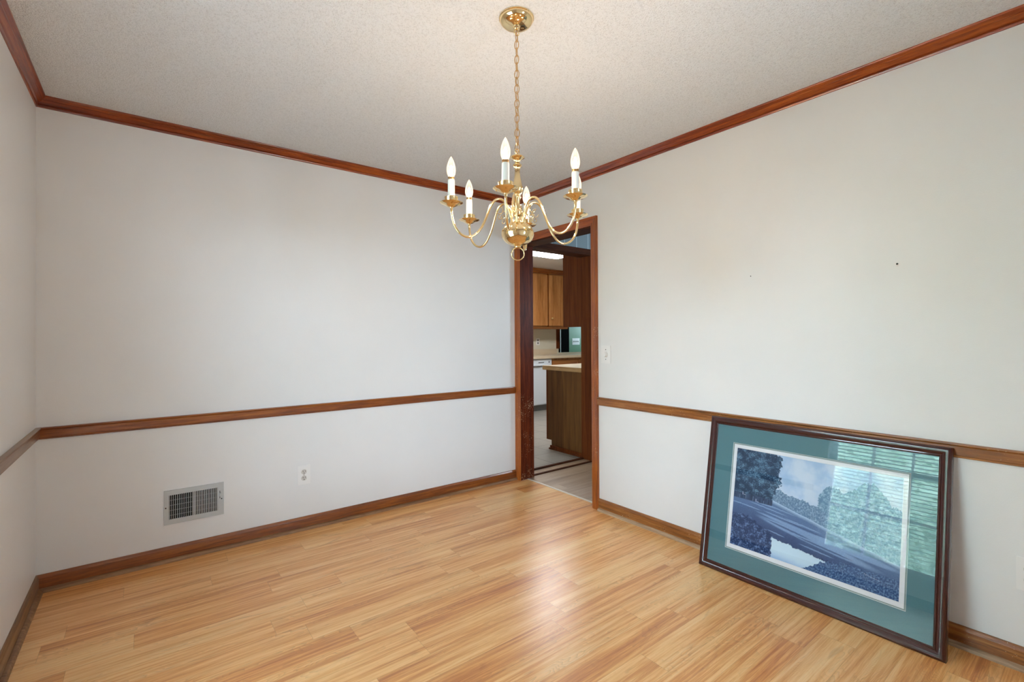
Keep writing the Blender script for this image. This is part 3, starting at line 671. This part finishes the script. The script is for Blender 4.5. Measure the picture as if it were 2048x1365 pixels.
lathe('candle_cup', [(0, -.002), (.013, -.002), (.019, .000), (.0225, .004), (.0235, .010), (.0235, .0205), (.0245, .022), (.0235, .0232), (.0225, .022), (.0222, .006), (0, .006)], m_brass, arm, (AR, 0, Z(SZ)), 32)
sl = lathe('candle_sleeve', [(0, .006), (.0122, .006), (.0122, .082), (.0118, .0845), (0, .0845)], flat('ivory_candle_sleeve', (240, 238, 232), .45), arm, (AR, 0, Z(SZ)), 24)
lathe('bulb_socket', [(0, .0845), (.0108, .0845), (.0108, .0900), (.0116, .0905), (.0116, .0935), (0, .094)], m_chain, arm, (AR, 0, Z(SZ)), 20)
bpz = [(.0095, 0), (.0115, .004), (.0145, .011), (.0163, .020), (.0165, .027), (.0155, .037), (.0130, .048), (.0095, .058), (.0060, .0655), (.0028, .071), (.0010, .0735), (0, .074)]
lathe('bulb', [(0, 0)]+bpz, m_bulb, arm, (AR, 0, Z(SZ)+.094), 24)
lathe('filament', [(0, .010), (.004, .012), (.0064, .019), (.0066, .026), (.005, .034), (.0025, .040), (0, .043)], m_fil, arm, (AR, 0, Z(SZ)+.094), 16)
def scroll_pts():
    o = []
    for k in range(22):
        t = k/21; a = math.radians(100+250*t); r = .017*(1-.35*t); o.append((.073+r*math.cos(a), 0, Z(1.706)+r*math.sin(a)))
    last = o[-1]
    return o
bm = bmesh.new(); tube_bm(bm, scroll_pts(), .0016, 6)
o2 = []
for k in range(20):
    t = k/19; a = math.radians(120+330*t); r = .0095*(1-.45*t); o2.append((.070+r*math.cos(a), 0, Z(1.681)+r*math.sin(a)))
tube_bm(bm, o2, .0014, 6)
tube_bm(bm, spline([(.058, 0, Z(1.690)), (.048, 0, Z(1.688)), (.036, 0, Z(1.700)), (.030, 0, Z(1.69))], 4), .0013, 6)
done('scroll', bm, m_brass, arm, smooth=True)
kids = [c for c in bpy.data.objects if c.parent == arm]
for k, deg in enumerate((164.6, 104.6, 44.6, -15.4, -75.4, -135.4)):
    if k == 0: a_o = arm
    else:
        a_o = arm.copy(); COL.objects.link(a_o); a_o.parent = CH_
        for c_ in kids: q = c_.copy(); COL.objects.link(q); q.parent = a_o
    a_o.rotation_euler = (0, 0, math.radians(deg-1.6)); a_o.location = (0, 0, DZ)

# ------------------------------------------------------------------ leaning framed picture
PW, PH = 1.006, .80; TH = .030
XB, XT, ZT = -.188, -.041, .79
ang = math.atan2(XT-XB, ZT)
F = empty('framed_picture', (XB, -1.825, 0.0), 'large mahogany-framed landscape print with green mat leaning against the wall under the chair rail', 'picture')
# local: x along the wall (toward -y world), z up the frame, -y = front face normal side
upv = Vector((math.sin(ang), 0, math.cos(ang))); rv = Vector((0, -1, 0)); fr_ = rv.cross(upv)   # right, up -> normal
# front normal must face -x
nf = Vector((-math.cos(ang), 0, math.sin(ang)))
back = -nf
Mx = Matrix((rv, back, upv)).transposed().to_4x4(); Mx.translation = (XB, -1.825, 0.0)
F.matrix_world = Mx
def ring_frame(name, prof, mat, par, W_, H_, x0=0.0, z0=0.0, smooth=True):
    """prof: (inset from outer edge, y)"""
    bm = bmesh.new(); n = len(prof); R = []
    for cx, cz, sx, sz in ((x0, z0, 1, 1), (x0+W_, z0, -1, 1), (x0+W_, z0+H_, -1, -1), (x0, z0+H_, 1, -1)):
        R.append([bm.verts.new((cx+sx*i_, y_, cz+sz*i_)) for i_, y_ in prof])
    for k in range(4):
        a, b = R[k], R[(k+1) % 4]
        for i in range(n): bm.faces.new((a[i], a[(i+1) % n], b[(i+1) % n], b[i]))
    return done(name, bm, mat, par, smooth=smooth)
def arc(p, q, bulge, n=6):
    P_, Q_ = Vector(p), Vector(q); d_ = Q_-P_; nn = Vector((d_.y, -d_.x)).normalized()*bulge
    return [tuple(P_.lerp(Q_, t/n)+nn*math.sin(PI*t/n)) for t in range(1, n)]
pr = [(0, TH), (0, .006)]+arc((0, .006), (.018, -.003), .005)+[(.018, -.003)]+arc((.018, -.003), (.031, .004), .001)+[(.031, .004), (.0325, .0025), (.036, .0022), (.0375, .004), (.0375, .007)]+[(.0395, .0085), (.041, .011), (.041, .014), (.041, TH-.008), (.036, TH)]
ring_frame('frame', pr, m_mahog, F, PW, PH)
boxes('backing', [((.036, TH-.009, .036), (PW-.036, TH-.004, PH-.036))], flat('brown_backing_paper', (120, 92, 64), .9), F)
# mats: outer green, then sage, then white, each a window cut in the one before
gx0, gx1, gz0, gz1 = .038, PW-.038, .038, PH-.038
mx0, mx1, mz0, mz1 = .132, .880, .131, .674      # opening in the green mat
ix0, ix1, iz0, iz1 = .153, .857, .156, .650      # print
def matwin(name, ox0, ox1, oz0, oz1, i0, i1, k0, k1, y0, th, mat):
    bm = bmesh.new()
    def rect(a, b, c, d, y): return [bm.verts.new(p) for p in ((a, y, c), (b, y, c), (b, y, d), (a, y, d))]
    A = rect(ox0, ox1, oz0, oz1, y0); B = rect(i0, i1, k0, k1, y0); C_ = rect(i0+.0012, i1-.0012, k0+.0012, k1-.0012, y0+th)
    D_ = rect(ox0, ox1, oz0, oz1, y0+th)
    for i in range(4):
        j = (i+1) % 4; bm.faces.new((A[i], A[j], B[j], B[i])); f = bm.faces.new((B[i], B[j], C_[j], C_[i])); f.material_index = 1
        bm.faces.new((C_[i], C_[j], D_[j], D_[i])); bm.faces.new((D_[i], D_[j], A[j], A[i]))
    return done(name, bm, [mat, m_wmat], F)
matwin('outer_mat', gx0, gx1, gz0, gz1, mx0, mx1, mz0, mz1, .0125, .0015, m_mat)['label'] = 'green mat board'
matwin('sage_mat', mx0-.02, mx1+.02, mz0-.02, mz1+.02, mx0+.0065, mx1-.0065, mz0+.0065, mz1-.0065, .0142, .0012, m_sage)
matwin('inner_mat', mx0-.015, mx1+.015, mz0-.015, mz1+.015, ix0, ix1, iz0, iz1, .0156, .0012, m_wmat)['label'] = 'white inner mat board'
boxes('glass', [((.0385, .0095, .0385), (PW-.0385, .0112, PH-.0385))], m_glass, F)
# the print: generic blue-toned landscape
NX, NZ = 420, 296
def sm(a, b, x): 
    t = max(0, min(1, (x-a)/(b-a))); return t*t*(3-2*t)
def nz(x, y, s, o=0, d=3):
    v = 0; am = 1; tt = 0
    for i in range(d):
        v += am*noise.noise(Vector((x*s, y*s, o+i*7.1))); tt += am; s *= 2.1; am *= .55
    return v/tt
def mixc(a, b, t): return tuple(p+(q-p)*t for p, q in zip(a, b))
def ink(u, v):     # u right 0..1.425, v up 0..1
    n1 = nz(u, v, 5, 1, 4); n2 = nz(u, v, 34, 2, 3); n3 = nz(u, v, 95, 3, 2)
    def fol(dark, light, a=26, o=40, bias=0.0, sx=1.3): 
        q = nz(u*sx, v*1.5, a, o, 4)+.7*nz(u, v, 85, o+1, 2)+bias
        return mixc(dark, light, sm(-.30, .50, q))
    def streak(cu, cv, L_, h_, sl):     # long thin lens of light on the ground
        du = (u-cu)/L_; dv = (v-(cv+sl*(u-cu))+.004*nz(u, 0, 30, int(cu*50)))/h_
        return max(0.0, 1-du*du-dv*dv)
    # sky with soft cloud
    col = mixc((166, 184, 222), (206, 208, 232), sm(-.25, .35, n1+.35*(1-v)))
    top = .565-.26*max(0, u-.33)+.01*n1           # ridge of the meadow
    # distant woods
    tl = top+.115+.10*max(0, u-.5)+.035*nz(u, 0, 14, 4)+.022*nz(u, 0, 55, 5)
    if top-.02 < v < tl: col = fol((92, 114, 152), (156, 172, 204), 34, 44, .05*math.sin(u*60), 2.4)
    # tall trees at the right
    rt = .76+.10*math.exp(-((u-.90)/.07)**2)*1.0-.06+.19*math.exp(-((u-1.18)/.15)**2)+.05*nz(u, 0, 16, 11)+.03*nz(u, 0, 60, 12)
    edge = .80+.05*nz(v, 0, 13, 13)+.03*nz(v, 0, 44, 14)+(.06 if v < .56 else 0)
    if u > edge and top-.12 < v < rt: col = fol((96, 124, 160), (168, 186, 212), 22, 46)
    # meadow
    if v < top:
        t = top-v
        col = mixc((92, 110, 156), (58, 70, 116), sm(.05, .34, t-.10*n1))
        e = sm(.030, .008, t) if u > .34 else 0
        e = (1-min(1, max(0, (t-.006)/.030))) if u > .30 else 0
        col = mixc(col, (186, 198, 226), e*.9)
        lt = 0
        for args in ((.78, .275, .55, .040, -.17), (.62, .345, .40, .016, -.15), (1.05, .285, .42, .030, -.13), (.50, .40, .20, .007, -.14), (.68, .385, .17, .007, -.15), (.36, .455, .20, .006, -.13),
                     (.42, .480, .22, .006, -.14), (.25, .492, .20, .006, -.10), (.18, .43, .13, .006, -.10), (.06, .44, .07, .006, -.05), (.45, .245, .09, .006, -.15), (.80, .20, .16, .007, -.12), (.95, .395, .14, .006, -.15)):
            lt = max(lt, min(1, 2.2*streak(*args)))
        col = mixc(col, (142, 160, 204), lt*.85)
        for args in ((.55, .315, .22, .009, -.17), (.86, .245, .25, .008, -.14), (.70, .36, .2, .007, -.15)):
            col = mixc(col, (66, 80, 126), .8*min(1, 2*streak(*args)))
        col = tuple(c+9*n3 for c in col)
    # big left tree with feathery outline
    d = ((u-.16)/.30)**2+((v-.82)/.37)**2-.75*nz(u, v, 7, 41, 5)-.35*nz(u, v, 30, 42)
    if d < 1 and v > .50: col = fol((34, 52, 86), (108, 136, 170), 13, 43, -.05+.35*nz(u, v, 6, 60))
    if .488 < v < .545 and u < .40: col = mixc((40, 50, 84), (70, 86, 126), sm(-.3, .4, nz(u*4, v*.4, 26, 47)))
    for tu, th_ in ((.075, .03), (.135, .05), (.21, .035), (.315, .02)):
        if abs(u-tu) < .0022 and .49 < v < .50+th_: col = (130, 146, 182)
    # shrubs at lower left
    sh = .335-.19*sm(.12, .62, u)+.05*nz(u, 0, 12, 51)+.035*nz(u, 0, 42, 52)
    if v < sh and u < .95: col = fol((40, 52, 96), (128, 146, 198), 17, 53, -.12+.2*n2)
    # pond mirroring a cloud
    pt = .195-.13*(u-.42)+.030*nz(u, 0, 20, 61)+.018*nz(u, 0, 60, 62)
    pb = -.02+.17*sm(.60, .95, u)+.03*nz(u, 0, 35, 63)
    lx = .415+.02*nz(v, 0, 30, 64); rx = .99+.02*nz(v, 0, 30, 65)
    if lx < u < rx and pb < v < pt: col = mixc((150, 172, 220), (208, 218, 240), sm(-.02, .09, v+.03*(u-.4)+.05*n1))
    # reeds at lower right
    rd = .17+.02*nz(u, 0, 30, 71)-.06*max(0, .9-u)*3
    if u > .60 and v < rd and not (v > pb and u < rx): col = mixc(col, fol((50, 70, 120), (128, 152, 196), 44, 72, 0, 2.2), .85)
    return (col[0]*.97+2+4*n3, col[1]*1.0+9+4*n3, col[2]*.99+4+4*n3)
bm = bmesh.new(); lay = bm.loops.layers.color.new('ink') if False else None
me = bpy.data.meshes.new('print'); V = []; Fc = []; cols = []
pw, ph = ix1-ix0+.01, iz1-iz0+.01
for j in range(NZ+1):
    for i in range(NX+1):
        V.append((ix0-.005+pw*i/NX, .0172, iz0-.005+ph*j/NZ)); cols.append(ink(1.425*i/NX, j/NZ))
for j in range(NZ):
    for i in range(NX):
        a = j*(NX+1)+i; Fc.append((a, a+1, a+NX+2, a+NX+1))
bm.free()
me.from_pydata(V, [], Fc); ca = me.color_attributes.new('ink', 'FLOAT_COLOR', 'POINT')
buf = []
for c_ in cols: buf += list(lin([max(0, min(255, k)) for k in c_]))
ca.data.foreach_set('color', buf)
pr_o = link('print', me, m_print, F); pr_o['label'] = 'blue-toned landscape print of trees, meadow and pond'
m_ink = flat('pale_signature_ink', (214, 222, 236), .7)
sp_ = [(.735+.0032*k, .0169, .222-.0006*k+(.0030*math.sin(k*2.3)*(1 if k < 4 else .15))) for k in range(19)]
tube('signature', spline(sp_, 4), .0004, m_ink, pr_o, 5)
m_fig = flat('print_figures_ink', (196, 208, 232), .7)
for gx, gz in ((.200, .418), (.268, .398)):
    bm = bmesh.new(); tube_bm(bm, [(gx, .0169, gz), (gx+.001, .0169, gz+.008), (gx, .0169, gz+.014)], .0012, 6); tube_bm(bm, [(gx+.004, .0169, gz+.002), (gx+.014, .0169, gz+.001)], .0010, 5)
    done('figure_mark', bm, m_fig, pr_o, smooth=True)
